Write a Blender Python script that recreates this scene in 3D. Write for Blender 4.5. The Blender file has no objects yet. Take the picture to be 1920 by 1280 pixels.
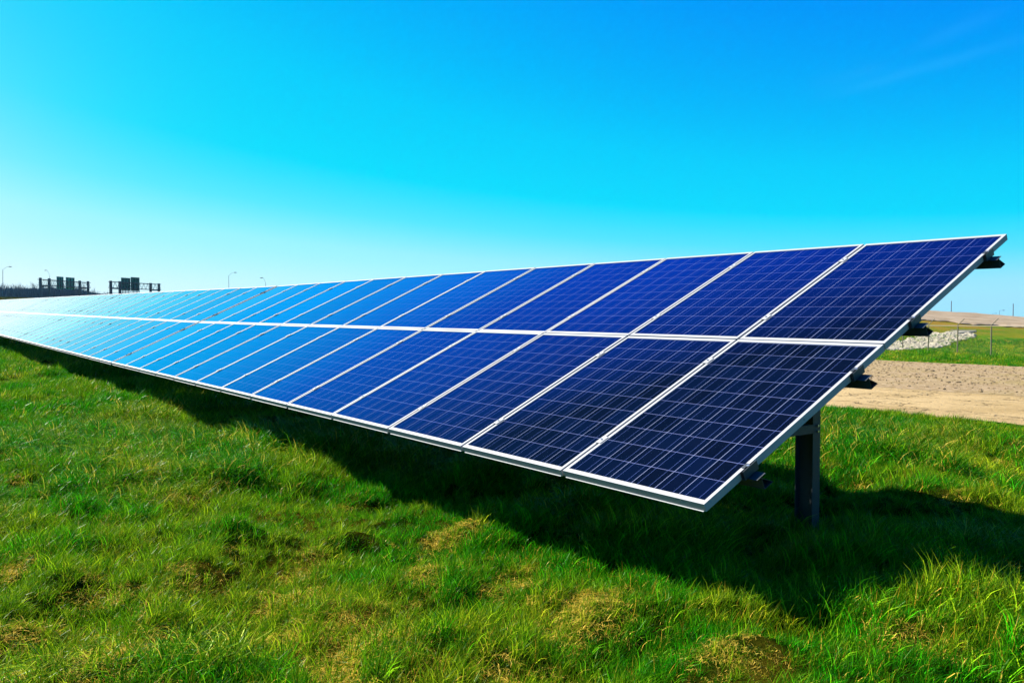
import bpy, math, random
import numpy as np
from mathutils import Vector, Matrix
random.seed(7); rng = np.random.default_rng(11)
scene = bpy.context.scene
COL = scene.collection
R_ = math.radians

# ------------------------------------------------------------------ helpers
class MB:
    """collects faces, builds one mesh"""
    def __init__(s): s.v=[]; s.f=[]; s.m=[]
    def box(s, a, b, M=None, mi=0):
        x0,y0,z0=a; x1,y1,z1=b; n=len(s.v)
        P=[(x0,y0,z0),(x1,y0,z0),(x1,y1,z0),(x0,y1,z0),(x0,y0,z1),(x1,y0,z1),(x1,y1,z1),(x0,y1,z1)]
        s.v += [tuple(M@Vector(p)) if M else p for p in P]
        for q in ((0,3,2,1),(4,5,6,7),(0,1,5,4),(1,2,6,5),(2,3,7,6),(3,0,4,7)):
            s.f.append(tuple(n+i for i in q)); s.m.append(mi)
        return s
    def prism(s, prof, y0, y1, M=None, mi=0, axis='y'):
        """extrude a closed profile of (a,c) pairs along y"""
        n=len(s.v); k=len(prof)
        for y in (y0,y1):
            for a,c in prof:
                p=(a,y,c) if axis=='y' else ((y,a,c) if axis=='x' else (a,c,y))
                s.v.append(tuple(M@Vector(p)) if M else p)
        for i in range(k):
            j=(i+1)%k; s.f.append((n+i,n+j,n+k+j,n+k+i)); s.m.append(mi)
        s.f.append(tuple(n+i for i in range(k))[::-1]); s.m.append(mi)
        s.f.append(tuple(n+k+i for i in range(k))); s.m.append(mi)
        return s
    def tube(s, pts, r, seg=6, mi=0):
        pts=[Vector(p) for p in pts]
        if not isinstance(r,(list,tuple)): r=[r]*len(pts)
        n=len(s.v)
        for i,p in enumerate(pts):
            d=(pts[min(i+1,len(pts)-1)]-pts[max(i-1,0)]).normalized()
            a=d.orthogonal().normalized() if abs(d.z)>.99 else d.cross(Vector((0,0,1))).normalized()
            b=d.cross(a)
            for k in range(seg):
                t=2*math.pi*k/seg; s.v.append(tuple(p+(a*math.cos(t)+b*math.sin(t))*r[i]))
        for i in range(len(pts)-1):
            for k in range(seg):
                j=(k+1)%seg
                s.f.append((n+i*seg+k,n+i*seg+j,n+(i+1)*seg+j,n+(i+1)*seg+k)); s.m.append(mi)
        s.f.append(tuple(n+k for k in range(seg))[::-1]); s.m.append(mi)
        s.f.append(tuple(n+(len(pts)-1)*seg+k for k in range(seg))); s.m.append(mi)
        return s
    def mesh(s, name, mats, smooth=False):
        me=bpy.data.meshes.new(name); me.from_pydata(s.v,[],s.f)
        for m in (mats if isinstance(mats,(list,tuple)) else [mats]): me.materials.append(m)
        me.polygons.foreach_set('material_index',s.m)
        if smooth: me.polygons.foreach_set('use_smooth',[True]*len(s.f))
        me.validate(); me.update(); 
        import bmesh
        bm=bmesh.new(); bm.from_mesh(me); bmesh.ops.recalc_face_normals(bm,faces=bm.faces); bm.to_mesh(me); bm.free()
        return me

def link(name, me, parent=None, loc=None, rot=None):
    o=bpy.data.objects.new(name, me); COL.objects.link(o)
    if parent is not None: o.parent=parent
    if loc is not None: o.location=loc
    if rot is not None: o.rotation_euler=rot
    return o
def empty(name, label, cat, loc=(0,0,0), rot=(0,0,0), group=None):
    o=bpy.data.objects.new(name,None); COL.objects.link(o); o.location=loc; o.rotation_euler=rot
    o.empty_display_size=.3
    tag(o,label,cat,group); return o
def tag(o,label=None,cat=None,group=None,kind=None):
    if label: o['label']=label
    if cat: o['category']=cat
    if group: o['group']=group
    if kind: o['kind']=kind
    return o

def np_mesh(name, V, F, mats, smooth=True):
    """V (n,3), F (m,k) same-size faces"""
    me=bpy.data.meshes.new(name); V=np.ascontiguousarray(V,dtype=np.float32); F=np.ascontiguousarray(F,dtype=np.int32)
    me.vertices.add(len(V)); me.vertices.foreach_set('co',V.ravel())
    me.loops.add(F.size); me.loops.foreach_set('vertex_index',F.ravel())
    me.polygons.add(len(F)); me.polygons.foreach_set('loop_start',np.arange(0,F.size,F.shape[1],dtype=np.int32))
    me.polygons.foreach_set('use_smooth',np.full(len(F),smooth))
    for m in (mats if isinstance(mats,(list,tuple)) else [mats]): me.materials.append(m)
    me.update(calc_edges=True); return me

def _hash(ix,iy,seed):
    h=(ix*374761393+iy*668265263+seed*1442695041)&0xffffffff
    h=((h^(h>>13))*1274126177)&0xffffffff
    return ((h^(h>>16))&0xffff)/65535.0
def noise(x,y,seed=0):
    x=np.asarray(x,float); y=np.asarray(y,float)
    ix=np.floor(x).astype(np.int64); iy=np.floor(y).astype(np.int64); fx=x-ix; fy=y-iy
    fx=fx*fx*(3-2*fx); fy=fy*fy*(3-2*fy)
    a=_hash(ix,iy,seed); b=_hash(ix+1,iy,seed); c=_hash(ix,iy+1,seed); d=_hash(ix+1,iy+1,seed)
    return (a*(1-fx)+b*fx)*(1-fy)+(c*(1-fx)+d*fx)*fy
def fbm(x,y,seed=0,o=3):
    s=0;a=.5
    for i in range(o): s=s+a*noise(x*2**i,y*2**i,seed+i); a*=.5
    return s/(1-.5**o)
def sm(a,b,x):
    t=np.clip((x-a)/(b-a),0,1); return t*t*(3-2*t)

# ------------------------------------------------------------------ materials
class NT:
    def __init__(s,name):
        s.m=bpy.data.materials.new(name); s.m.use_nodes=True; s.t=s.m.node_tree; s.t.nodes.clear()
        s.out=s.n('ShaderNodeOutputMaterial')
    def n(s,ty,**k):
        nd=s.t.nodes.new(ty)
        for a,v in k.items():
            if a.startswith('i_'):
                key=a[2:]; key=int(key) if key.isdigit() else key.replace('_',' ')
                if hasattr(v,'bl_idname') or isinstance(v,bpy.types.NodeSocket): s.t.links.new(v if isinstance(v,bpy.types.NodeSocket) else v.outputs[0], nd.inputs[key])
                else: nd.inputs[key].default_value=v
            else: setattr(nd,a,v)
        return nd
    def l(s,a,b): s.t.links.new(a,b)
    def math(s,op,a,b=None,c=None,clamp=False):
        nd=s.n('ShaderNodeMath',operation=op,use_clamp=clamp)
        for i,v in enumerate((a,b,c)):
            if v is None: continue
            if isinstance(v,(int,float)): nd.inputs[i].default_value=v
            else: s.l(v,nd.inputs[i])
        return nd.outputs[0]
    def ramp(s,fac,stops,interp='LINEAR'):
        nd=s.n('ShaderNodeValToRGB'); cr=nd.color_ramp; cr.interpolation=interp
        while len(cr.elements)<len(stops): cr.elements.new(.5)
        for e,(p,c) in zip(cr.elements,stops): e.position=p; e.color=(*c,1) if len(c)==3 else c
        s.l(fac,nd.inputs[0]); return nd.outputs[0]
    def mix(s,f,a,b,blend='MIX'):
        nd=s.n('ShaderNodeMix',data_type='RGBA',blend_type=blend)
        for i,v in ((0,f),(6,a),(7,b)):
            if isinstance(v,(int,float)): nd.inputs[i].default_value=v
            elif isinstance(v,tuple): nd.inputs[i].default_value=(*v,1)
            else: s.l(v,nd.inputs[i])
        return nd.outputs[2]
    def noise(s,vec,scale,detail=4,rough=.5,out=0):
        nd=s.n('ShaderNodeTexNoise'); nd.inputs['Scale'].default_value=scale; nd.inputs['Detail'].default_value=detail; nd.inputs['Roughness'].default_value=rough
        if vec is not None: s.l(vec,nd.inputs['Vector'])
        return nd.outputs[out]
    def bsdf(s,**k):
        nd=s.n('ShaderNodeBsdfPrincipled')
        for a,v in k.items():
            key=a.replace('_',' ')
            if isinstance(v,bpy.types.NodeSocket): s.l(v,nd.inputs[key])
            else: nd.inputs[key].default_value=(*v,1) if isinstance(v,tuple) else v
        s.l(nd.outputs[0],s.out.inputs[0]); return nd
    def bump(s,h,strength=.5,dist=.01,bs=None):
        nd=s.n('ShaderNodeBump'); nd.inputs['Strength'].default_value=strength; nd.inputs['Distance'].default_value=dist
        s.l(h,nd.inputs['Height'])
        if bs: s.l(nd.outputs[0],bs.inputs['Normal'])
        return nd.outputs[0]

def simple(name,col,rough=.5,metal=0,var=.12,scale=8,bump=0,spec=.5):
    t=NT(name); tc=t.n('ShaderNodeTexCoord').outputs['Object']
    nz=t.noise(tc,scale,5,.6)
    c=t.mix(nz,tuple(v*(1-var) for v in col),tuple(min(1,v*(1+var)) for v in col))
    rg=t.math('MULTIPLY_ADD',nz,.2,rough-.1)
    b=t.bsdf(Base_Color=c,Roughness=rg,Metallic=metal,Specular_IOR_Level=spec)
    if bump: t.bump(t.noise(tc,scale*12,3),bump,.002,b)
    return t.m

M_frame=simple('anodised aluminium',(0.2432,0.247,0.2508),.6,.08,.05,14,.05,spec=.25)
M_steel=simple('galvanised steel',(0.0342,0.04104,0.0456),.5,.25,.25,22,.08,spec=.3)
M_dark=simple('painted hole shade',(0.0076,0.0076,0.00912),.7)
M_bolt=simple('stainless bolt',(0.456,0.4712,0.4712),.3,.9)
M_wood=simple('weathered pole',(0.076,0.0646,0.0532),.8,0,.3,3)
M_lamp=simple('lamp pole metal',(.07,.10,.12),.5,.1)
M_truss=simple('gantry steel',(0.038,0.0456,0.057),.6,.2,.2,1)
M_signback=simple('sign backing aluminium',(.018,.20,.13),.7,0,.2,.6)
M_signrib=simple('sign ribs',(0.01216,0.01976,0.0228),.7,.1)
M_fence=simple('galvanised fence pipe',(0.1292,0.1064,0.057),.6,.1,.12,6)
M_conc=simple('concrete',(0.228,0.2052,0.152),.85,0,.15,3,.3)
M_bark=simple('bare bark',(0.038,0.038,0.0418),.9,0,.25,1)

def glass_cells():
    t=NT('solar cell glass')
    tc=t.n('ShaderNodeTexCoord').outputs['Object']; sx=t.n('ShaderNodeSeparateXYZ'); t.l(tc,sx.inputs[0])
    U,V=sx.outputs[0],sx.outputs[1]     # U along the slope, V across
    p=.158
    u=t.math('DIVIDE',t.math('SUBTRACT',U,.0325),p); v=t.math('DIVIDE',t.math('SUBTRACT',V,.021),p)
    fu=t.math('FRACT',u); fv=t.math('FRACT',v)
    def near(f,c,w):  # 1 when |f-c|<w
        return t.math('LESS_THAN',t.math('ABSOLUTE',t.math('SUBTRACT',f,c)),w)
    def edge(f,w): 
        d=t.math('MINIMUM',f,t.math('SUBTRACT',1.0,f)); return t.math('LESS_THAN',d,w)
    gap_u=edge(fu,.0078); gap_v=edge(fv,.0085)
    cu=t.math('FLOOR',u); cv=t.math('FLOOR',v)
    cmb=t.n('ShaderNodeCombineXYZ'); t.l(cu,cmb.inputs[0]); t.l(cv,cmb.inputs[1])
    oi=t.n('ShaderNodeObjectInfo'); t.l(oi.outputs['Random'],cmb.inputs[2])
    wn=t.n('ShaderNodeTexWhiteNoise',noise_dimensions='3D'); 
    sc=t.n('ShaderNodeVectorMath',operation='MULTIPLY'); t.l(cmb.outputs[0],sc.inputs[0]); sc.inputs[1].default_value=(1.31,1.71,97.0); t.l(sc.outputs[0],wn.inputs[0])
    # busbars jog a touch from cell to cell
    jog=t.math('MULTIPLY',t.math('SUBTRACT',wn.outputs[0],.5),.007)
    bb=t.math('MAXIMUM',near(t.math('ADD',fv,jog),.25,.0048),near(t.math('ADD',fv,jog),.75,.0048))
    # crystalline flakes, elongated a little
    vo=t.n('ShaderNodeTexVoronoi'); vo.inputs['Scale'].default_value=120; t.l(tc,vo.inputs['Vector'])
    fl=t.n('ShaderNodeSeparateColor'); t.l(vo.outputs['Color'],fl.inputs[0])
    base=t.mix(wn.outputs[0],(.0001,.0008,.003),(.0002,.0024,.013))
    base=t.mix(t.math('MULTIPLY',fl.outputs[0],.35),base,(.0002,.0026,.012))
    # fine finger lines across the cell
    col=t.mix(bb,base,(.045,.072,.21)); col=t.mix(gap_u,col,(.10,.12,.245)); col=t.mix(gap_v,col,(.145,.17,.275))
    # module margin of white backsheet
    out=t.math('MAXIMUM',t.math('LESS_THAN',v,-.0085),t.math('GREATER_THAN',v,6.0085))
    col=t.mix(out,col,(.25,.27,.3))
    # noise to mottle roughness, tone and the grazing layer
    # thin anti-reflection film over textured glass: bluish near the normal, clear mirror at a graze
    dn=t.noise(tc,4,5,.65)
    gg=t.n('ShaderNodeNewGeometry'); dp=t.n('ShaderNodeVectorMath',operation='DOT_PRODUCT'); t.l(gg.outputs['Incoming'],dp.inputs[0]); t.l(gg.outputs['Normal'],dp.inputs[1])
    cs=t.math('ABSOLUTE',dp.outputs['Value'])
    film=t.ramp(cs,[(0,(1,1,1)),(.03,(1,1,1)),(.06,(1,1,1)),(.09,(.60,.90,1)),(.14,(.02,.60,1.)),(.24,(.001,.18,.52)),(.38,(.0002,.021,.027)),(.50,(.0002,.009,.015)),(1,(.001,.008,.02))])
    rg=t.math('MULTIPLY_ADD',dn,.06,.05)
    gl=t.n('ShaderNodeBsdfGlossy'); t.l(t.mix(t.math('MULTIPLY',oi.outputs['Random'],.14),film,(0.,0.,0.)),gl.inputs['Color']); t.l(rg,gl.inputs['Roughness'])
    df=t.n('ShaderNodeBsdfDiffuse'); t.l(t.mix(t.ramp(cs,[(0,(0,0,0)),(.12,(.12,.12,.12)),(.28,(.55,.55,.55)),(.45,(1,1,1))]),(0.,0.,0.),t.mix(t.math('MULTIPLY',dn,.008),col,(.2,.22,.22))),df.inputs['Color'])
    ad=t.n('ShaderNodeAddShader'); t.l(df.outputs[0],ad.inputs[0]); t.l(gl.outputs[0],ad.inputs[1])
    # pale layer at grazing angles, painting the white glare of far panels
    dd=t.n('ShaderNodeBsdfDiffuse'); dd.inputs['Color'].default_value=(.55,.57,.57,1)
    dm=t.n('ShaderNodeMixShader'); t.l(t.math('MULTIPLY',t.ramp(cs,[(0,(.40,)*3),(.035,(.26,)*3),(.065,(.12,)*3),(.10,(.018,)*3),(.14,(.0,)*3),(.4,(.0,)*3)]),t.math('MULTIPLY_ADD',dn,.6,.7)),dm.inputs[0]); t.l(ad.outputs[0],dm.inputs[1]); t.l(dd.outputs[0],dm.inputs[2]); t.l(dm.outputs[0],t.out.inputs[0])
    return t.m
M_cells=glass_cells()
M_back=simple('white backsheet',(0.418,0.4332,0.4408),.6)

def soil():
    t=NT('turf soil'); g=t.n('ShaderNodeNewGeometry').outputs['Position']
    n1=t.noise(g,.9,6,.6); n2=t.noise(g,14,4,.7)
    c=t.mix(n2,(0.00164,0.00492,0.00041),(0.0082,0.0164,0.00082)); 
    c=t.mix(t.ramp(n1,[(.50,(0,0,0)),(.66,(1,1,1))]),c,(0.050,0.034,0.0028))
    # farther ground reads as short turf: larger streaks of green and straw
    n3=t.noise(g,.22,5,.6); n4=t.noise(g,2.5,5,.7)
    far=t.mix(n4,(0.00656,0.0615,0.00082),(0.0574,0.123,0.00246)); far=t.mix(t.ramp(n3,[(.45,(0,0,0)),(.68,(1,1,1))]),far,(0.123,0.0984,0.00492))
    sp=t.n('ShaderNodeSeparateXYZ'); t.l(g,sp.inputs[0])
    mx=t.math('MULTIPLY',t.math('SUBTRACT',sp.outputs[0],24),.1,clamp=True)
    # the bank behind the fence dries out towards its top
    hz=t.math('MULTIPLY_ADD',sp.outputs[2],.9,.55,clamp=True)
    hz=t.math('MULTIPLY',hz,t.ramp(n3,[(.3,(0.246,0.246,0.246)),(.6,(1,1,1))]),clamp=True)
    far=t.mix(hz,far,t.mix(n4,(0.082,0.0451,0.00492),(0.1968,0.123,0.0246)))
    c=t.mix(mx,c,far)
    b=t.bsdf(Base_Color=c,Roughness=.95,Specular_IOR_Level=.0)
    t.bump(t.noise(g,6,6,.75),.9,.06,b); return t.m
M_soil=soil()

def dirt(name,a,b_,c3,crack=False,stone=False):
    t=NT(name); g=t.n('ShaderNodeNewGeometry').outputs['Position']
    n1=t.noise(g,.35,6,.6); n2=t.noise(g,7,6,.75)
    c=t.mix(n2,a,b_); c=t.mix(t.ramp(n1,[(.42,(0,0,0)),(.7,(1,1,1))]),c,c3)
    h=n2
    if crack:
        mp=t.n('ShaderNodeMapping'); mp.inputs['Scale'].default_value=(.9,.45,.6); t.l(g,mp.inputs[0])
        wv=t.n('ShaderNodeVectorMath',operation='ADD'); t.l(mp.outputs[0],wv.inputs[0])
        nn=t.n('ShaderNodeTexNoise'); nn.inputs['Scale'].default_value=1.6; nn.inputs['Detail'].default_value=5; t.l(g,nn.inputs['Vector']); t.l(nn.outputs['Color'],wv.inputs[1])
        vo=t.n('ShaderNodeTexVoronoi',feature='DISTANCE_TO_EDGE'); vo.inputs['Scale'].default_value=1.5; t.l(wv.outputs[0],vo.inputs['Vector'])
        ck=t.ramp(vo.outputs[0],[(0,(1,1,1)),(.035,(0,0,0))])
        gate=t.ramp(t.noise(g,.8,3),[(.40,(0,0,0)),(.50,(1,1,1))])
        ck=t.math('MULTIPLY',ck,gate)
        c=t.mix(t.math('MULTIPLY',ck,.85),c,(.05,.03,.01))
        h=t.math('SUBTRACT',n2,ck)
    if stone:
        vo=t.n('ShaderNodeTexVoronoi'); vo.inputs['Scale'].default_value=9; t.l(g,vo.inputs['Vector'])
        sc=t.n('ShaderNodeSeparateColor'); t.l(vo.outputs['Color'],sc.inputs[0])
        c=t.mix(t.math('MULTIPLY',sc.outputs[0],.55),c,(.32,.24,.15)); h=t.math('ADD',t.math('MULTIPLY',vo.outputs[0],-.25),n2)
    b=t.bsdf(Base_Color=c,Roughness=.95,Specular_IOR_Level=.1); t.bump(h,.8,.05,b); return t.m
M_road=dirt('cracked tan dirt',(0.2256,0.1571,0.06848),(0.3222,0.2336,0.1128),(0.1853,0.1249,0.04834),crack=True)
M_gravel=dirt('brown stony gravel',(0.08892,0.05677,0.02326),(0.2052,0.1402,0.06498),(0.13,0.09234,0.02052),stone=True)
M_lot=dirt('pale tan gravel bank',(0.1672,0.1254,0.0798),(0.2432,0.1862,0.1254),(0.1292,0.0912,0.0494))
M_stone=simple('pale limestone',(.235,.205,.14),.9,0,.3,1.2,.4)
M_clod=simple('brown clods',(0.1672,0.114,0.0532),.95,0,.35,3,.4)

def grass_mat():
    t=NT('grass blades'); g=t.n('ShaderNodeNewGeometry').outputs['Position']
    ar=t.n('ShaderNodeAttribute',attribute_name='rnd').outputs['Fac']
    ad=t.n('ShaderNodeAttribute',attribute_name='dry').outputs['Fac']
    ip=t.n('ShaderNodeAttribute',attribute_name='patch',attribute_type='INSTANCER').outputs['Fac']
    green=t.mix(t.ramp(ar,[(0,(0,0,0)),(.74,(.15,.15,.15)),(.92,(.42,.42,.42)),(1,(1,1,1))]),(.0003,.044,.0008),(.034,.50,.003))  # blade tone varies; rare bright blades have sun sparkle put into their colour
    yel=t.mix(t.ramp(ar,[(0,(0,0,0)),(.74,(.20,.20,.20)),(.92,(.5,.5,.5)),(1,(1,1,1))]),(.016,.062,.0008),(.74,.76,.02))
    c=t.mix(ip,green,yel)
    straw=t.mix(ar,(.30,.165,.006),(.85,.58,.09))
    c=t.mix(ad,c,straw)
    b=t.n('ShaderNodeBsdfPrincipled'); t.l(c,b.inputs['Base Color']); b.inputs['Roughness'].default_value=.34; b.inputs['Specular IOR Level'].default_value=.05; b.inputs['Specular Tint'].default_value=(.6,1,.25,1)
    tr=t.n('ShaderNodeBsdfTranslucent'); t.l(t.mix(.30,c,(.05,.30,.002),'MIX'),tr.inputs[0])
    mx=t.n('ShaderNodeMixShader'); mx.inputs[0].default_value=.30; t.l(b.outputs[0],mx.inputs[1]); t.l(tr.outputs[0],mx.inputs[2]); t.l(mx.outputs[0],t.out.inputs[0])
    return t.m
M_grass=grass_mat()

# ------------------------------------------------------------------ camera and light
YAW,PITCH=.6371,-.0351
Fh=np.array([math.sin(YAW),math.cos(YAW)]); Rh=np.array([math.cos(YAW),-math.sin(YAW)])
def LD(L,D): return (Rh[0]*L+Fh[0]*D, Rh[1]*L+Fh[1]*D)
cam=bpy.data.cameras.new('camera'); co=bpy.data.objects.new('camera',cam); COL.objects.link(co)
co.location=(0,0,1.6); co.rotation_euler=(math.pi/2+PITCH,0,-YAW)
cam.sensor_width=36; cam.lens=36*1545.2/1920; cam.clip_end=5000; cam.clip_start=.05
scene.camera=co

S=Vector((-.45,.98,1)).normalized()
EL=math.asin(S.z); AZ=math.atan2(S.x,S.y)     # clockwise from +y
sun=bpy.data.lights.new('sun','SUN'); sun.energy=5.0; sun.angle=R_(.5); sun.color=(1,.95,.86)
so=bpy.data.objects.new('sun',sun); COL.objects.link(so); so.rotation_euler=S.to_track_quat('Z','Y').to_euler(); so.location=(-20,30,60)

w=bpy.data.worlds.new('World'); scene.world=w; w.use_nodes=True; nt=w.node_tree; nt.nodes.clear()
class WT(NT):
    def __init__(s,t): s.t=t
W_=WT(nt)
sky=W_.n('ShaderNodeTexSky',sky_type='NISHITA',sun_disc=False,sun_elevation=EL,sun_rotation=AZ,altitude=200,air_density=1.0,dust_density=.3,ozone_density=1.0)
gv=W_.n('ShaderNodeTexCoord').outputs['Generated']; gs=W_.n('ShaderNodeSeparateXYZ'); W_.l(gv,gs.inputs[0])
gc=W_.n('ShaderNodeCombineXYZ'); W_.l(gs.outputs[0],gc.inputs[0]); W_.l(gs.outputs[1],gc.inputs[1]); W_.l(W_.math('MAXIMUM',gs.outputs[2],.012),gc.inputs[2]); W_.l(gc.outputs[0],sky.inputs[0])   # the horizon haze carries on below the skyline
sepc=W_.n('ShaderNodeSeparateColor'); W_.l(sky.outputs[0],sepc.inputs[0])
comb=W_.n('ShaderNodeCombineColor')
# deep, saturated rendering of the physical sky (values are sky/10)
# thin cirrus wisps
wn_=W_.noise(gv,22,6,.6); wisp=None; WC=(.18,.92,1.)
def _dot(v):
    d=W_.n('ShaderNodeVectorMath',operation='DOT_PRODUCT'); W_.l(gv,d.inputs[0]); d.inputs[1].default_value=v; return d.outputs['Value']
wob=W_.math('MULTIPLY',W_.math('SUBTRACT',W_.noise(gv,9,3,.5),.5),.02)
for n_,m_,w_,l_,k_ in [((0.3015, -0.0395, -0.9526), (0.8589, 0.4451, 0.2534), 0.005, 0.09, 0.035), ((0.3828, -0.1733, -0.9074), (0.8652, 0.4116, 0.2864), 0.005, 0.04, 0.025), ((0.2969, -0.0015, -0.9549), (0.8246, 0.5047, 0.2555), 0.006, 0.04, 0.02)]:
    e=W_.math('DIVIDE',W_.math('ADD',_dot(n_),wob),w_); e=W_.math('POWER',2.718,W_.math('MULTIPLY',W_.math('MULTIPLY',e,e),-1.))
    al=W_.math('DIVIDE',W_.math('SUBTRACT',1.0,_dot(m_)),l_*l_/2); al=W_.math('POWER',2.718,W_.math('MULTIPLY',W_.math('MULTIPLY',al,al),-1.))
    x=W_.math('MULTIPLY',W_.math('MULTIPLY',e,al),W_.math('MULTIPLY',wn_,k_*2)); wisp=x if wisp is None else W_.math('ADD',wisp,x)
CURVES=[[(0,0),(.38,.0),(.42,.035),(.48,.095),(.60,.33),(.66,.38),(.89,.64),(1,.75)],
        [(0,0),(.20,.20),(.27,.30),(.43,.62),(.54,.73),(.63,.79),(.77,.91),(1,.98)],
        [(0,0),(.20,.62),(.30,.85),(.44,.99),(.60,1.0),(1,1)]]
gl_=(math.sin(R_(-8))*math.cos(R_(3)),math.cos(R_(-8))*math.cos(R_(3)),math.sin(R_(3)))
glow=W_.math('DIVIDE',W_.math('SUBTRACT',1.0,_dot(gl_)),.022); glow=W_.math('MULTIPLY',W_.math('POWER',2.718,W_.math('MULTIPLY',glow,-1.)),.42)   # forward glow of the haze under the sun
for i,cv in enumerate(CURVES):
    v=W_.math('MULTIPLY',sepc.outputs[i],.1)
    v=W_.ramp(v,[(p,(c,c,c)) for p,c in cv])
    v=W_.mix(wisp,v,(WC[i],)*3); v=W_.mix(glow,v,(1.,1.,1.))
    bw=W_.n('ShaderNodeSeparateColor'); W_.l(v,bw.inputs[0]); W_.l(W_.math('MULTIPLY',bw.outputs[0],5.75),comb.inputs[i])
bg=W_.n('ShaderNodeBackground'); bg.inputs[1].default_value=.05; W_.l(comb.outputs[0],bg.inputs[0])
wo=W_.n('ShaderNodeOutputWorld'); W_.l(bg.outputs[0],wo.inputs[0])
# ------------------------------------------------------------------ terrain height
_px=np.array([-200,-30,-8,0,3.5,5,7.2,9,13.5,19.2,34.6,45,56,62,90,200.])
_pz=np.array([.4,.25,.13,.12,.13,.12,.04,-.03,-.12,-.20,-.52,-.76,-.98,-1.0,-1.0,-1.0])
_gx=np.linspace(-220,220,4401); _gz=np.interp(_gx,_px,_pz)
_k=np.hanning(15); _k/=_k.sum(); _gz=np.convolve(np.pad(_gz,7,mode='edge'),_k,mode='valid')
_bd=np.array([0,57,60,66,80,97,115,140,400,4000.]); _bz=np.array([0,0,.10,.62,1.58,2.15,2.46,2.3,.6,.6])
_dg=np.linspace(0,4000,8001); _dz=np.interp(_dg,_bd,_bz); _dz=np.convolve(np.pad(_dz,4,mode='edge'),np.hanning(9)/np.hanning(9).sum(),mode='valid')
def T(x,y,humps=True):
    x=np.asarray(x,float); y=np.asarray(y,float)
    z=np.interp(x,_gx,_gz)
    L=Rh[0]*x+Rh[1]*y; D=Fh[0]*x+Fh[1]*y
    side=sm(.05,.30,L/np.maximum(D,1)) * (D>1)
    z=z+np.interp(D,_dg,_dz)*side*sm(30,40,x)
    z=z+np.clip(-.07*(L-.5437*D),-1.2,.45)*sm(58,78,D)*side
    z=z+5.6*sm(170,235,y)*(1-sm(60,160,x))
    z=z+.18*np.exp(-((x-3.5)**2+(y-1.45)**2)/(1.5**2))
    z=z-15*sm(125,420,D)*side
    if humps:
        k=(1-sm(11,13.5,x))*(1-.55*sm(20,60,np.hypot(x,y)))
        h=(fbm(x*1.15+3,y*1.15,5,2)-.5)*.25+(noise(x*3.0,y*3.0,9)-.5)*.15+(noise(x*7,y*7,19)-.5)*.05
        z=z+k*h+sm(34,36,x)*(1-sm(300,500,x))*(fbm(x*.22,y*.22,21,3)-.5)*.28
    return z

def Tz(x,y): return float(T(x,y,False))

# ------------------------------------------------------------------ ground sheets
def sheet(name, X, Y, Zoff, mat):
    Z=T(X,Y)+Zoff; n,m=X.shape
    V=np.stack([X,Y,Z],-1).reshape(-1,3); I=np.arange(n*m).reshape(n,m)
    F=np.stack([I[:-1,:-1],I[1:,:-1],I[1:,1:],I[:-1,1:]],-1).reshape(-1,4)
    me=np_mesh(name,V,F,mat); o=link(name,me); tag(o,kind='structure'); return o
def stretch(n,c,S0,k):
    u=np.linspace(-1,1,n); return c+S0*np.sinh(k*u)/np.sinh(k)
X,Y=np.meshgrid(stretch(620,4,1400,8.2),stretch(620,5,1400,8.2),indexing='ij')
sheet('ground',X,Y,0,M_soil)
# road: compacted dirt with wandering edges
yy=np.linspace(-60,140,900)
def strip(name,e0,e1,off,mat,nx,j=.35,seed=3):
    a=e0+(fbm(yy*.5,yy*0+1,seed,4)-.5)*j*2+(noise(yy*4,yy*0,seed+7)-.5)*j*.45; b=e1+(fbm(yy*.4,yy*0+5,seed+9,4)-.5)*j*2
    t=np.linspace(0,1,nx)[:,None]; X=a[None]*(1-t)+b[None]*t; Y=np.repeat(yy[None],nx,0)
    return sheet(name,X,Y,off,mat)
strip('dirt_road',13.45,19.3,.018,M_road,40)
strip('gravel_strip',19.0,34.6,.022,M_gravel,70,.5,13)
# pale bank top beyond the fence
uu=np.linspace(.30,.95,260); ww=np.linspace(0,1,50)[:,None]
d0=80+(fbm(uu*40,uu*0,31,4)-.5)*9
Dm=d0[None]*(1-ww)+400*ww**1.5; Lm=uu[None]*Dm
Xs=Rh[0]*Lm+Fh[0]*Dm; Ys=Rh[1]*Lm+Fh[1]*Dm
sheet('gravel_bank',Xs,Ys,.02+.16*np.clip(ww*12,0,1)+0*Xs,M_lot)

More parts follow.
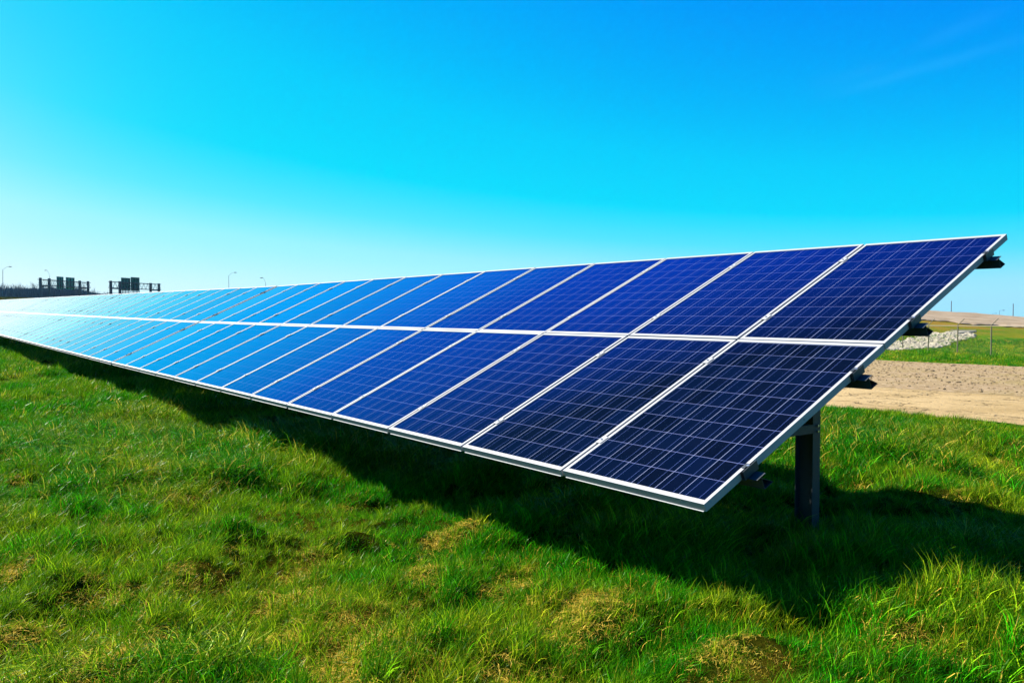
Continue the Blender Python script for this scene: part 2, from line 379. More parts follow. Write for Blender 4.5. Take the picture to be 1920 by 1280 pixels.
# ------------------------------------------------------------------ solar arrays
TILT=.4329; LM=1.645; WM=.99; PITCHY=1.01; GAPX=.010; NC=13; HF=.040
TLEN=NC*PITCHY-.02
X0,Y0,Z0=2.8955,2.455,.735
def panel_frame_mesh():
    m=MB(); e=.03; s=.019; t=.0022
    # walls
    m.box((0,0,-HF),(t,WM,0)); m.box((LM-t,0,-HF),(LM,WM,0)); m.box((t,0,-HF),(LM-t,t,0)); m.box((t,WM-t,-HF),(LM-t,WM,0))
    # top lips
    m.box((t,t,-t),(e,WM-t,0)); m.box((LM-e,t,-t),(LM-t,WM-t,0)); m.box((e,t,-t),(LM-e,s,0)); m.box((e,WM-s,-t),(LM-e,WM-t,0))
    # bottom return flanges
    m.box((t,t,-HF),(.03,WM-t,-HF+t)); m.box((LM-.03,t,-HF),(LM-t,WM-t,-HF+t))
    m.box((.03,t,-HF),(LM-.03,.026,-HF+t)); m.box((.03,WM-.026,-HF),(LM-.03,WM-t,-HF+t))
    # drip ledge along the lower outside edge
    m.box((-.0065,.012,-HF),(0,WM-.012,-HF+.0022))
    # drain holes on the long sides, discs painted dark for their inner shade
    for x in (LM*.5,):
        m.tube([(x,-.0006,-.020),(x,.001,-.020)],.0035,8,1); m.tube([(x,WM-.001,-.020),(x,WM+.0006,-.020)],.0035,8,1)
    return m.mesh('frame',[M_frame,M_dark])
def panel_glass_mesh():
    m=MB(); s=.0185; e=.0295
    m.box((e,s,-.0075),(LM-e,WM-s,-.0035)); me=m.mesh('cell_face',[M_cells,M_back])
    for p in me.polygons: p.material_index=0 if p.normal.z>.5 else 1
    return me
ME_frame=panel_frame_mesh(); ME_glass=panel_glass_mesh()
def purlin_mesh():
    # top flange, web and a folded triangular return; s uphill, n normal to the panels
    m=MB(); t=.0025; y0,y1=-.072,TLEN+.015
    m.prism([(-.034,-t),(-.003,-t),(-.003,0),(-.034,0)],y0,y1)
    m.prism([(.003,-t),(.034,-t),(.034,0),(.003,0)],y0,y1)
    m.prism([(-.003,0),(.003,0),(.003,-t),(-.003,-t)],y0+.001,y1-.001)
    m.prism([(-.0015,-t),(.001,-t),(.001,-.067),(-.0015,-.067)],y0,y1)
    m.prism([(-.0015,-.0672),(.066,-.0672),(.066,-.0695),(-.0015,-.0695)],y0,y1)
    m.prism([(.0012,-.006),(.0655,-.0642),(.0655,-.067),(.0012,-.0092)],y0+.003,y1-.003)
    return m.mesh('purlin',M_steel)
ME_purlin=purlin_mesh()
def midclamp_mesh():
    m=MB(); m.box((-.035,-.021,.0012),(.035,.021,.0042)); m.box((-.03,-.0085,-.04),(.03,.0085,.001))
    m.tube([(0,0,.0043),(0,0,.011)],.0065,6,1); return m.mesh('mid_clamp',[M_frame,M_bolt])
ME_mid=midclamp_mesh()
def endclamp_mesh(sg):
    m=MB(); a=lambda y0,y1:(min(sg*y0,sg*y1),max(sg*y0,sg*y1))
    y=a(.019,.022); m.box((-.055,y[0],-HF-.0),(.055,y[1],.006))          # outer upright plate
    y=a(.0015,.0190); m.box((-.055,y[0],-HF),(.055,y[1],-HF+.003))        # foot
    y=a(-.014,.004); m.box((-.020,y[0],.0012),(.020,y[1],.0035))          # hook over the frame
    y=a(.003,.0055); m.box((-.055,y[0],-HF+.0035),(.055,y[1],.001))
    return m.mesh('end_clamp',M_steel)
def bolt_mesh(sg):
    m=MB(); m.tube([(0,sg*.012,-HF+.004),(0,sg*.012,.009)],.0042,8); m.tube([(0,sg*.012,.0035),(0,sg*.012,.0085)],.0082,6); return m.mesh('bolt',M_bolt)
ME_end={s:endclamp_mesh(s) for s in (-1,1)}; ME_bolt={s:bolt_mesh(s) for s in (-1,1)}
PUR=(.33,1.33,1.98,2.98)
HP=1.99; PX=HP   # horizontal offset of the post from the lower edge
def post_mesh(ht):
    m=MB(); wx=.082; wy=.135; t=.008; b=-1.0
    m.box((-wx/2,-wy/2,b),(wx/2,-wy/2+t,ht)); m.box((-wx/2,wy/2-t,b),(wx/2,wy/2,ht)); m.box((-.003,-wy/2+t,b),(.003,wy/2-t,ht))
    return m.mesh('post',M_steel)
TT=math.tan(TILT)
post_ht=Z0+PX*TT-.16/math.cos(TILT)
ME_post=post_mesh(post_ht)
def rafter_mesh():
    m=MB(); s0,s1=.18,3.12; n0=-HF-.0735; n1=n0-.105
    m.prism([(s0,n1+.05),(s0+.12,n1),(s1-.1,n1),(s1,n1+.05),(s1,n0),(s0,n0)],-.115,-.072)
    return m.mesh('rafter',M_steel)
ME_rafter=rafter_mesh()
def brace_mesh():
    # level strut from the post towards the lower purlin, and a diagonal to the upper one
    m=MB(); z=.80; xb=.42
    m.box((xb,-.070-.0,z),(PX-.0,-.0705+.003,z+.058)); m.box((xb,-.0675,z),(PX-.045,-.035,z+.003)); m.box((xb,-.0675,z+.055),(PX-.045,-.035,z+.058))
    m.tube([(PX,-.074,z+.048),(PX,-.083,z+.048)],.009,6,1); m.tube([(PX,-.074,z+.010),(PX,-.083,z+.010)],.009,6,1)
    return m.mesh('strut',[M_steel,M_bolt])
ME_brace=brace_mesh()

def make_array(label, loc, yaw, grade, ground):
    r=empty('solar_array',label,'solar array',loc,(grade,0,yaw),'solar arrays standing end to end in one long row')
    RT=(0,-TILT,0); ct,st=math.cos(TILT),math.sin(TILT)
    def at(s,y,n): return (s*ct-n*st*1.0*1, y, ground+s*st+n*ct) if False else (s*ct-n*st, y, ground+s*st+n*ct)
    for c in range(NC):
        for k in range(2):
            s=k*(LM+GAPX); jn=rng.uniform(-.0012,.0012)
            f=link('solar_panel',ME_frame,r,at(s,c*PITCHY,jn),(rng.normal(0,.0009),-TILT+rng.normal(0,.0007),0))
            link('cell_face',ME_glass,f)
    for s in PUR:
        link('purlin',ME_purlin,r,at(s,0,-HF-.0035),RT)
        for sg,y in ((-1,0),(1,TLEN)):
            e=link('end_clamp',ME_end[sg],r,at(s,y,0),RT); link('bolt',ME_bolt[sg],e)
        for c in range(1,NC): link('mid_clamp',ME_mid,r,at(s,c*PITCHY-.01,0),RT)
    for y in (.80,4.65,8.5,12.3):
        link('post',ME_post,r,(PX,y,ground-Z0),(0,0,0))
        link('rafter',ME_rafter,r,at(0,y,0),RT)
        link('strut',ME_brace,r,(0,y,ground-Z0),(0,0,0))
    return r
labels=['nearest solar array, dark navy panels whose end and steel post show at the right',
        'second solar array from the right, pale blue panels beyond the first dark gap',
        'third solar array from the right, whitish with sky glare',
        'fourth solar array from the right, thin whitish sliver near the left photo edge',
        'fifth solar array from the right, farther along the glaring row','farthest solar array, its upper edge just at the left photo edge',
        ]
pos=np.array([X0,Y0,0.]); 
conf=[(0,0),(R_(.8),.0065),(R_(.9),.0065),(R_(.9),.006),(R_(.9),.006),(R_(.9),.006)]
for lb,(yaw,gr) in zip(labels,conf):
    make_array(lb,tuple(pos),yaw,gr,Z0)
    d=np.array([-math.sin(yaw),math.cos(yaw),gr]); pos=pos+d*(TLEN+.080)

# ------------------------------------------------------------------ grass
def tuft(name, n, hmin, hmax, rad, wid, lean, dry, flat=0.0, seed=0, segs=3):
    g=np.random.default_rng(seed); V=[];F=[];rn=[];dr=[]
    for i in range(n):
        a=g.uniform(0,2*math.pi); r=rad*math.sqrt(g.uniform()); bx,by=r*math.cos(a),r*math.sin(a)
        h=g.uniform(hmin,hmax); az=g.uniform(0,2*math.pi); ln=abs(g.normal(0,lean))+flat; cu=g.uniform(.2,1.1)
        w=wid*g.uniform(.6,1.25); tw=g.uniform(0,math.pi)
        dx,dy=math.cos(az),math.sin(az); px,py=math.cos(tw),math.sin(tw)
        b=len(V); x,y,z=bx,by,-.02; ang=ln*.5; st=h/segs; rv=g.uniform()
        dv=1.0 if g.uniform()<dry else 0.0
        for k in range(segs+1):
            ww=w*(1,.92,.66,0)[k] if segs==3 else w*(1,.75,0)[k]
            if k<segs: V += [(x-px*ww,y-py*ww,z),(x+px*ww,y+py*ww,z)]
            else: V.append((x,y,z))
            q=min(ang,2.0); x+=dx*math.sin(q)*st; y+=dy*math.sin(q)*st; z+=math.cos(q)*st
            if z<-.01: z=.004
            ang+=(ln*.8+cu*.35)
        for k in range(segs-1): F.append((b+2*k,b+2*k+1,b+2*k+3,b+2*k+2))
        F.append((b+2*segs-2,b+2*segs-1,b+2*segs))
        rn+=[rv]*(2*segs+1); dr+=[dv]*(2*segs+1)
    me=bpy.data.meshes.new(name); me.from_pydata(V,[],F); me.materials.append(M_grass)
    for nm,vals in (('rnd',rn),('dry',dr)):
        at=me.attributes.new(nm,'FLOAT','POINT'); at.data.foreach_set('value',vals)
    me.update(); return bpy.data.objects.new(name,me)
gcol=bpy.data.collections.new('grass tufts')
specs=[('grass_a',30,.09,.19,.055,.0021,.42,.03,0,1),('grass_b',30,.07,.15,.06,.0019,.6,.06,0,2),('grass_c',34,.04,.10,.07,.0019,.75,.08,.1,3),
       ('grass_d',26,.12,.24,.05,.0024,.5,.02,.15,4),
       ('grass_e',34,.05,.13,.08,.0017,.7,.80,.75,5),('grass_f',30,.04,.10,.075,.0017,.9,.5,.6,6),
       ('grass_g',60,.08,.17,.17,.0040,.5,.05,0,7,2),('grass_h',60,.05,.12,.18,.0040,.6,.35,.2,8,2)]
for i,s in enumerate(specs):
    o=tuft(*s[:8],flat=s[8],seed=s[9],segs=s[10] if len(s)>10 else 3); gcol.objects.link(o)

def sector(r0,r1,dens,a0=R_(-9),a1=R_(80)):
    area=.5*(a1-a0)*(r1*r1-r0*r0); n=int(area*dens)
    a=rng.uniform(a0,a1,n); r=np.sqrt(rng.uniform(r0*r0,r1*r1,n)); return r*np.sin(a),r*np.cos(a),r
PX_,PY_,PS_,PI_,PP_=[],[],[],[],[]
DRY_SUNLIT=[(0,0,0)]+[(1.7, 4.03, 0.16), (0.46, 4.35, 0.2), (0.67, 4.15, 0.09), (0.81, 3.85, 0.26), (2.49, 2.82, 0.26), (0.46, 5.24, 0.16), (1.72, 6.57, 0.2), (1.77, 7.52, 0.2), (1.41, 3.08, 0.18), (0.36, 3.86, 0.25), (2.77, 4.56, 0.15), (2.25, 3.93, 0.16), (1.44, 4.09, 0.12), (2.33, 5.32, 0.12), (2.53, 1.94, 0.14), (3.17, 1.57, 0.14), (3.68, 3.82, 0.14), (3.92, 15.42, 0.25), (4.44, 15.69, 0.2), (0.91, 4.58, 0.12), (3.53, 3.07, 0.12), (2.49, 3.55, 0.12), (1.4, 3.51, 0.2), (1.97, 3.66, 0.15), (0.56, 3.74, 0.25)]   # bleached turf: x, y, radius; two by the array gap paint sunlight through it
RINGS=[(r0,r1,d,s,f,R_(-9),R_(80)) for r0,r1,d,s,f in ((1.2,5,950,.80,0),(5,8,640,.88,0),(8,13,350,1.05,0),(13,22,135,.85,1),(22,40,45,1.2,1),(40,80,9,2.1,1),(80,130,2.2,3.2,1))]
# the meadow goes on beside and behind the camera
RINGS+=[(0,1.2,420,1.1,0,R_(-180),R_(180)),(1.2,9,330,1.15,0,R_(-60),R_(-9)),(1.2,9,330,1.15,0,R_(80),R_(150)),(9,22,70,1.1,1,R_(-45),R_(-9)),(9,16,90,1.05,1,R_(80),R_(130)),(1.2,5,150,1.3,0,R_(150),R_(300))]
for (r0,r1,dens,sc,far,a_0,a_1) in RINGS:
    x,y,r=sector(r0,r1,dens,a_0,a_1)
    keep=((x<13.35+(fbm(y*.5,y*0+1,3,4)-.5)*.7)|((x>34.9)&(r<75)))
    # the bank behind the fence stays mown short
    x,y,r=x[keep],y[keep],r[keep]
    if not len(x): continue
    n1=fbm(x*.9,y*.9,41,3); n2=fbm(x*2.6+9,y*2.6,57,2); lush=fbm(x*.55+4,y*.55,77,2)
    n4=fbm(x*6.5,y*6.5,133,2); dry=np.maximum(sm(.59,.70,n1*.35+n2*.3+n4*.35+.05*sm(7,3,r)*sm(4.5,1,x)),.75*sm(.64,.74,n4))*(1-sm(1.5,.8,np.hypot(x-3.5,y-1.7)))
    for (qx,qy,qr) in DRY_SUNLIT[1:]:
        rr=np.hypot(x-qx,y-qy)/qr; dry=np.maximum(dry,sm(1.5,.4,rr+1.6*(n4-.5)+.9*(n2-.5))*.95)
    u=rng.uniform(0,1,len(x)); idx=np.zeros(len(x),int)
    if far: idx=np.where(u<.25+.6*dry,7,6)
    else:
        idx=np.where(u<.35,0,np.where(u<.65,1,2)); idx=np.where((lush>.56)&(u<.35),3,idx)
        v=rng.uniform(0,1,len(x)); idx=np.where(v<dry*.72,np.where(u<.6,4,5),idx)
    sc_=sc*rng.uniform(.7,1.3,len(x))*(.62+.80*fbm(x*4.2+7,y*4.2,201,2))*(.62+.85*np.clip((lush-.25)/.5,0,1))
    # taller wisps at the near right, where the array end stops the mower
    fringe=sm(1.2,.2,np.abs(x-4.0))*sm(4.2,2.4,y)*(y>-.5); sc_=sc_*(1+.5*fringe)
    far_s=(x>30); sc_=np.where(far_s,sc_*.55,sc_)
    patch=np.clip(sm(.41,.63,fbm(x*1.7+30,y*1.7,91,3))*.62+.35*sm(.5,.75,n4)+rng.normal(0,.14,len(x)),0,1)
    patch=np.maximum(patch,dry*.75)
    if r1<=13:   # matted straw lies thick in the dry spots
        kk=np.repeat(np.nonzero(dry>.6)[0],1); jx=x[kk]+rng.normal(0,.05,len(kk)); jy=y[kk]+rng.normal(0,.05,len(kk))
        x=np.concatenate([x,jx]);y=np.concatenate([y,jy]);sc_=np.concatenate([sc_,sc_[kk]]);idx=np.concatenate([idx,np.where(rng.uniform(0,1,len(kk))<.7,4,5)]);patch=np.concatenate([patch,patch[kk]])
    PX_.append(x);PY_.append(y);PS_.append(sc_);PI_.append(idx);PP_.append(patch)
x=np.concatenate(PX_);y=np.concatenate(PY_);s_=np.concatenate(PS_);idx=np.concatenate(PI_);pt=np.concatenate(PP_)
# ground is a coarse mesh: sit the tufts a little into it
z=T(x,y)-.012
me=bpy.data.meshes.new('grass'); me.vertices.add(len(x)); me.vertices.foreach_set('co',np.stack([x,y,z],-1).astype(np.float32).ravel())
def vat(nm,ty,vals,key='value'):
    a=me.attributes.new(nm,ty,'POINT'); a.data.foreach_set(key,np.ascontiguousarray(vals).ravel())
vat('sc','FLOAT',s_.astype(np.float32)); vat('idx','INT',idx.astype(np.int32)); vat('patch','FLOAT',pt.astype(np.float32))
wa=fbm(x*.6,y*.6,63,2)
lean=(.16+.55*np.clip(wa-.3,0,1)+rng.normal(0,.12,len(x)))
# common lean to the right of the view (down wind), random spin about the blade axis
ld=np.array([Rh[0],Rh[1]])*.9+Fh*.15
rx=-lean*ld[1]*1.0; ry=lean*ld[0]*1.0
rot=np.stack([rx,ry,rng.uniform(0,6.283,len(x))],-1)
# Euler XYZ applies Z last; tilt must follow the spin, so fold the spin into a quaternion
def eul(rx,ry,rz):
    # R = Ry*Rx*Rz(spin)  -> XYZ euler
    cx,sx=np.cos(rx),np.sin(rx);cy,sy=np.cos(ry),np.sin(ry);cz,sz=np.cos(rz),np.sin(rz)
    Z=np.zeros_like(cx);O=np.ones_like(cx)
    Rx=np.stack([O,Z,Z,Z,cx,-sx,Z,sx,cx],-1).reshape(-1,3,3);Ry=np.stack([cy,Z,sy,Z,O,Z,-sy,Z,cy],-1).reshape(-1,3,3);Rz=np.stack([cz,-sz,Z,sz,cz,Z,Z,Z,O],-1).reshape(-1,3,3)
    M=Ry@Rx@Rz
    return np.stack([np.arctan2(M[:,2,1],M[:,2,2]),-np.arcsin(np.clip(M[:,2,0],-1,1)),np.arctan2(M[:,1,0],M[:,0,0])],-1)
vat('rot','FLOAT_VECTOR',eul(rx,ry,rot[:,2]).astype(np.float32),'vector')
me.update()
go=link('grass',me); tag(go,'lumpy green grass with straw coloured dry patches in front of and under the panels','grass',kind='stuff')
ng=bpy.data.node_groups.new('grass scatter','GeometryNodeTree')
ng.interface.new_socket('Geometry',in_out='INPUT',socket_type='NodeSocketGeometry'); ng.interface.new_socket('Geometry',in_out='OUTPUT',socket_type='NodeSocketGeometry')
gi=ng.nodes.new('NodeGroupInput'); gof=ng.nodes.new('NodeGroupOutput'); ip=ng.nodes.new('GeometryNodeInstanceOnPoints'); ci=ng.nodes.new('GeometryNodeCollectionInfo')
ci.inputs['Collection'].default_value=gcol; ci.inputs['Separate Children'].default_value=True; ci.inputs['Reset Children'].default_value=True
ip.inputs['Pick Instance'].default_value=True
def na(nm,ty):
    n=ng.nodes.new('GeometryNodeInputNamedAttribute'); n.data_type=ty; n.inputs['Name'].default_value=nm; return n.outputs['Attribute']
ng.links.new(gi.outputs[0],ip.inputs['Points']); ng.links.new(ci.outputs[0],ip.inputs['Instance'])
ng.links.new(na('idx','INT'),ip.inputs['Instance Index']); ng.links.new(na('sc','FLOAT'),ip.inputs['Scale'])
e2=ng.nodes.new('FunctionNodeEulerToRotation'); ng.links.new(na('rot','FLOAT_VECTOR'),e2.inputs[0]); ng.links.new(e2.outputs[0],ip.inputs['Rotation'])
ng.links.new(ip.outputs[0],gof.inputs[0])
md=go.modifiers.new('scatter','NODES'); md.node_group=ng

# ------------------------------------------------------------------ stones
def rock_lib(n,seed):
    import bmesh
    out=[]; g=np.random.default_rng(seed)
    for i in range(n):
        bm=bmesh.new(); bmesh.ops.create_icosphere(bm,subdivisions=1,radius=1)
        V=np.array([v.co[:] for v in bm.verts]); F=np.array([[v.index for v in f.verts] for f in bm.faces]); bm.free()
        V=V*g.uniform(.65,1.15,(len(V),1))*np.array([1,g.uniform(.6,1),g.uniform(.45,.8)]); out.append((V,F))
    return out
def rocks(name,P,S,mat,lib,label,cat):
    Vs=[];Fs=[];n=0
    for (px,py,pz),s in zip(P,S):
        V,F=lib[rng.integers(len(lib))]; a=rng.uniform(0,6.28); c,q=math.cos(a),math.sin(a)
        W=V*s; W=np.stack([W[:,0]*c-W[:,1]*q,W[:,0]*q+W[:,1]*c,W[:,2]],-1)+np.array([px,py,pz]); Vs.append(W);Fs.append(F+n);n+=len(V)
    o=link(name,np_mesh(name,np.concatenate(Vs),np.concatenate(Fs),mat,False)); tag(o,label,cat,kind='stuff'); return o
lib=rock_lib(14,4)
RIP=[(54.17,30.35),(59.47,32.29),(64.69,33.17),(67.72,33.85),(71.2,33.35),(70.6,31.6),(68.1,30.67),(63.9,30.12),(59.59,29.2),(53.39,27.71),(49,27.2),(48.5,29)]
def inside(x,y,P):
    r=np.zeros(len(x),bool); n=len(P)
    for i in range(n):
        x1,y1=P[i];x2,y2=P[(i+1)%n]; c=((y1>y)!=(y2>y)); 
        with np.errstate(divide='ignore',invalid='ignore'): r^=c&(x<(x2-x1)*(y-y1)/(y2-y1)+x1)
    return r
x=rng.uniform(48,72,24000);y=rng.uniform(27,34.5,24000); jx=(fbm(x*1.2,y*1.2,5,2)-.5)*1.6
k=inside(x+jx,y+jx*.6,RIP); x,y=x[k][:3400],y[k][:3400]
S_=rng.uniform(.09,.24,len(x))*rng.uniform(.7,1.2,len(x)); P=np.stack([x,y,T(x,y)+S_*.25],-1)
rocks('riprap',P,S_,M_stone,lib,'pile of pale broken rocks lying on the green bank behind the fence','rocks')
# clods and pebbles over the gravel strip, a few over the road edge
n=5200; x=rng.uniform(19.4,34.4,n); y=rng.uniform(2,38,n); S_=np.exp(rng.normal(-3.55,.4,n)); P=np.stack([x,y,T(x,y)+.022+S_*.15],-1)
rocks('loose_stones',P,S_,M_clod,lib,'small brown clods and stones scattered over the gravel strip','stones')
# concrete flared outlet at the top of the riprap
cb=empty('culvert_outlet','pale flat concrete outlet slab at the top of the rock pile','culvert',(71.3,33.3,Tz(71.3,33.3)+.06),(0,0,math.atan2(1.2,5)))
m=MB(); m.prism([(-2.2,-.55),(-2.2,.55),(1.6,.9),(1.6,-.9)],-.25,.10,axis='z'); link('slab',m.mesh('slab',M_conc),cb)
m=MB(); m.box((1.6,-1.0,-.3),(1.8,1.0,.22)); link('headwall',m.mesh('headwall',M_conc),cb)

# ------------------------------------------------------------------ fence
LF=25.6; fx0=40.68; sp=3.32; NP=12
p0=LD(LF,fx0); fr=empty('chain_link_fence','chain link fence with slanted barbed wire arms in front of the rock pile','fence',(p0[0],p0[1],Tz(*p0)),(0,0,-YAW))
base=fr.location.copy(); hts=[]; FH=1.72; ZT=.92     # level top rail
m_post=MB().tube([(0,0,-.3),(0,0,FH)],.036,8).mesh('post',M_fence)
m_arm=MB().tube([(0,0,FH),(.36,0,FH+.36)],.022,6).tube([(0,0,FH-.03),(0,0,FH+.03)],.042,8).mesh('barb_arm',M_fence)
def foot(i):
    x,y=LD(LF,fx0+sp*i); return Tz(x,y)
for i in range(NP):
    z=foot(i)-base.z
    p=link('post',m_post,fr,(0,sp*i,z)); link('barb_arm',m_arm,p)
m=MB().tube([(0,sp*i,foot(i)-base.z+FH-.05) for i in range(NP)],.028,6); link('top_rail',m.mesh('top_rail',M_fence),fr)
m=MB()
for q in (.12,.24,.35): m.tube([(q,sp*i,foot(i)-base.z+FH+q) for i in range(NP)],.0025,3)
link('barbed_wire',m.mesh('barbed_wire',M_fence),fr)
m=MB()   # woven diamonds: long zigzag wires
for i in range(NP-1):
    za,zb=foot(i)-base.z,foot(i+1)-base.z
    nW=28
    for kx in range(-13,nW):
        for sgn in (1,-1):
            a0=kx/nW; a1=(kx+13)/nW
            pts=[]
            lo,hi=max(a0,0),min(a1,1)
            if hi<=lo: continue
            h=lambda a:(a-a0)/(a1-a0)
            ha,hb=(h(lo),h(hi)) if sgn>0 else (1-h(lo),1-h(hi))
            for a,hh in ((lo,ha),(hi,hb)): pts.append((0,sp*(i+a),za*(1-a)+zb*a+.03+hh*(FH-.08)))
            m.tube(pts,.0013,3)
link('chain_mesh',m.mesh('chain_mesh',M_fence),fr)

# ------------------------------------------------------------------ utility poles and lamps
def utility_pole(label,u,D,top,cross=False,arm=0):
    L=(u-960)/1545.2*D; x,y=LD(L,D); z=Tz(x,y)
    r=empty('utility_pole',label,'pole',(x,y,z),(0,0,-YAW),'poles on the skyline beyond the gravel bank')
    H=top-z
    m=MB().tube([(0,0,-.5),(0,0,H)],[.20,.14],8); link('shaft',m.mesh('shaft',M_wood),r)
    if cross: m=MB(); m.box((-.9,-.06,H-.55),(.9,.06,H-.40)); link('crossarm',m.mesh('crossarm',M_wood),r)
    return r
utility_pole('leftmost tall pole on the skyline right of the panels',1783,330,1.6+21.5/1545*330)
utility_pole('tall pole on the skyline near the right photo edge',1899,330,1.6+16.5/1545*330)
def street_lamp(label,u,D,top,ax,ay,group,tipdrop=0,lean=0):
    """ax, ay: reach of the davit arm to the right(+)/left(-) and its rise, metres"""
    L=(u-960)/1545.2*D; x,y=LD(L,D); z=Tz(x,y); H=top-z
    r=empty('street_lamp',label,'street lamp',(x,y,z),(0,lean,-YAW),group)
    link('pole',MB().tube([(0,0,-.4),(0,0,H)],[.10,.06],8).mesh('pole',M_lamp),r)
    pts=[(ax*t,0,H-.1+ay*(1-(1-t)**1.8)) for t in (0,.25,.5,.75,1)]
    a=link('arm',MB().tube(pts,.034,6).mesh('arm',M_lamp),r)
    s=1 if ax>0 else -1; e=pts[-1]
    m=MB().tube([(e[0]-.05*s,0,e[2]),(e[0]+.25*s,0,e[2]+.02),(e[0]+.75*s,0,e[2]-.02),(e[0]+.9*s,0,e[2]-.03)],[.05,.13,.12,.05],8); link('lamp_head',m.mesh('lamp_head',M_lamp),r)
    return r
g1='street lamps along the far highway'
street_lamp('tallest street lamp, at the left photo edge before the bare trees',6.5,240,1.6+80/1545*240,1.7,1.0,g1,lean=R_(1))
street_lamp('street lamp with arm to the left, behind the left sign gantry',95,300,1.6+69/1545*300,-1.0,2.0,g1)
street_lamp('street lamp with arm to the right above the pale blue panels',430,270,1.6+69/1545*270,1.7,1.1,g1)
street_lamp('short lamp top with arm to the left, just over the first array gap',499,270,1.6+55/1545*270,-.9,1.8,g1)
g2='lamps on the skyline beyond the gravel bank'
street_lamp('small lamp with arm to the right between the two skyline poles',1873.5,330,1.6+4.0/1545*330,1.2,.12,g2)
street_lamp('tiniest lamp on the skyline, left of the other small lamp',1861,420,1.6-1.5/1545*420,1.2,.12,g2)

# ------------------------------------------------------------------ sign gantries
def gantry(label,P,tops,chord,signs,ribs,catwalk,white=False):
    """P: posts as (L,D); line is straight from the first to the last"""
    a=Vector(LD(*P[0])).to_3d() if False else Vector((*LD(*P[0]),0)); b=Vector((*LD(*P[-1]),0))
    d=(b-a); ln=d.length; ang=math.atan2(d.y,d.x); z0=Tz(a.x,a.y)
    r=empty('sign_gantry',label,'sign gantry',(a.x,a.y,z0),(0,0,ang),'highway sign gantries')
    ss=[(Vector((*LD(*p),0))-a).length for p in P]
    for s in ss:
        link('post',MB().tube([(0,0,-1),(0,0,tops-z0)],.42,8).mesh('post',M_truss),r,(s,0,0))
    m=MB(); zt,zb=chord[0]-z0,chord[1]-z0
    for y in (-.8,.8):
        for zz in (zt,zb): m.tube([(ss[0],y,zz),(ss[-1],y,zz)],.09,6)
    nb=int(ln/1.9)
    for i in range(nb):
        x0_,x1_=ln*i/nb,ln*(i+1)/nb
        for y in (-.8,.8):
            m.tube([(x0_,y,zb),((x0_+x1_)/2,y,zt)],.045,4); m.tube([((x0_+x1_)/2,y,zt),(x1_,y,zb)],.045,4)
        m.tube([(x0_,-.8,zt),(x0_,.8,zt)],.045,4); m.tube([(x0_,-.8,zb),(x0_,.8,zb)],.045,4)
    link('truss',m.mesh('truss',M_truss),r)
    for s in ((ss[0],ss[1]),(ss[-2],ss[-1])):
        pass
    m=MB()
    for (i,j) in ((0,1),(-2,-1)): m.tube([(ss[i],0,zb-.15),(ss[j],0,zb-.15)],.20,6)
    link('cross_beam',m.mesh('cross_beam',M_truss),r)
    for (s0,s1,zt_,zb_) in signs:
        m=MB(); m.box((s0,.95,zb_-z0),(s1,1.03,zt_-z0)); sgn=link('sign_panel',m.mesh('sign_panel',M_signback),r)
        q=MB(); n=ribs
        for k in range(n):
            xx=s0+(s1-s0)*(k+.5)/n; q.box((xx-.10,.80,zb_-z0-(.9 if catwalk else 0)),(xx+.10,.949,zt_-z0))
        link('rib',q.mesh('rib',M_signrib),sgn)
    if catwalk:
        m=MB(); s0=signs[0][0]-1.5; s1=signs[-1][1]+.5; zc=signs[0][3]-z0-.9
        m.box((s0-4,1.1,zc-.12),(s1,1.9,zc)); link('catwalk',m.mesh('catwalk',M_truss),r)
    return r
def sL(L,u): return L*1545.2/(u-960)
D_=lambda u:sL(-140,u)
gantry('sign gantry at far left, two separate dark green sign backs before the bare trees',[(-140,D_(u)) for u in (77.5,94,151,166.5)],11.9,(11.4,9.7),
       [(D_(114)-D_(77.5),D_(126.5)-D_(77.5),12.75,8.9),(D_(131)-D_(77.5),D_(147)-D_(77.5),12.75,8.9)],3,False)
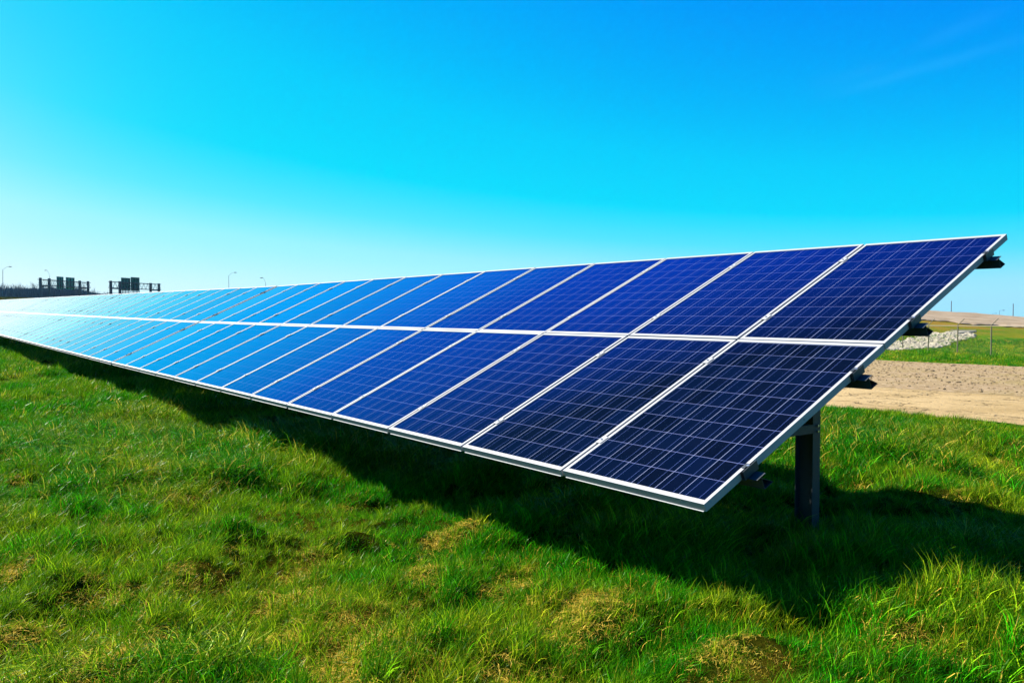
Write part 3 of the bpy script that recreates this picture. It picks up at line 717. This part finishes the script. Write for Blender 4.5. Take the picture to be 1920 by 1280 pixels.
# second gantry, slightly turned
A_=np.array([-119.,245.]);B_=np.array([-114.6,268.])
def onr(u):
    t=(A_[0]-(u-960)/1545.2*A_[1])/(((u-960)/1545.2)*(B_[1]-A_[1])-(B_[0]-A_[0])); return t
pp=[tuple(A_+(B_-A_)*onr(u)) for u in (209,226,283.5,299)]
ln=np.linalg.norm(B_-A_); s0=onr(209)*ln
gantry('sign gantry nearer the centre, two adjoining ribbed sign backs over a catwalk',pp,11.0,(10.7,8.9),
       [(onr(234)*ln-s0,onr(251)*ln-s0,12.2,8.35),(onr(252)*ln-s0,onr(268)*ln-s0,12.55,8.35)],6,True)

# ------------------------------------------------------------------ far bare wood
V=[];m=MB(); g=random.Random(5)
def twig(p,d,l,r,dep):
    q=p+d*l; m.tube([p,q],[r,r*.6],3)
    if dep==0: return
    for i in range(3 if dep>1 else 4):
        nd=(d+Vector((g.uniform(-.6,.6),g.uniform(-.6,.6),g.uniform(-.1,.5)))).normalized()
        twig(p+d*l*g.uniform(.55,1),nd,l*g.uniform(.5,.75),r*.55,dep-1)
for i in range(330):
    u=g.uniform(-150,232); D=g.uniform(400,470); x,y=LD((u-960)/1545.2*D,D); z=Tz(x,y)
    taper=1-.42*max(0,min(1,(u-140)/75)); H=(1.6+50/1545*D-z)*g.uniform(.85,1.12)*taper*(1 if u<205 else .85)
    twig(Vector((x,y,z-.5)),Vector((g.uniform(-.05,.05),g.uniform(-.05,.05),1)).normalized(),H*.52,.20,3)
# undergrowth: many upright wands packed together
for i in range(9000):
    u=g.uniform(-160,240); D=g.uniform(395,440); x,y=LD((u-960)/1545.2*D,D); z=Tz(x,y)
    taper=1-.42*max(0,min(1,(u-140)/75)); H=(1.6+46/1545*D-z)*taper*g.uniform(.5,1.0)
    m.tube([(x,y,z-.3),(x+g.uniform(-.8,.8),y+g.uniform(-.8,.8),z+H)],[.26,.10],3)
wo_=link('bare_wood',m.mesh('bare_wood',M_bark)); tag(wo_,'dark bare leafless wood on the far left horizon','trees',kind='stuff')
hz=NT('haze air'); vp=hz.n('ShaderNodeVolumePrincipled'); vp.inputs['Color'].default_value=(.25,.62,1,1); vp.inputs['Density'].default_value=.00006; vp.inputs['Anisotropy'].default_value=.2
hz.l(vp.outputs[0],hz.out.inputs['Volume'])
m=MB(); m.box((-600,-500,-45),(1600,1600,45)); ho=link('haze',m.mesh('haze',hz.m)); tag(ho,'thin pale air haze over the whole field','haze',kind='stuff')
scene.view_settings.view_transform='Standard'; scene.view_settings.look='None'
scene.view_settings.exposure=1.8; scene.view_settings.gamma=1
scene.render.engine='CYCLES'
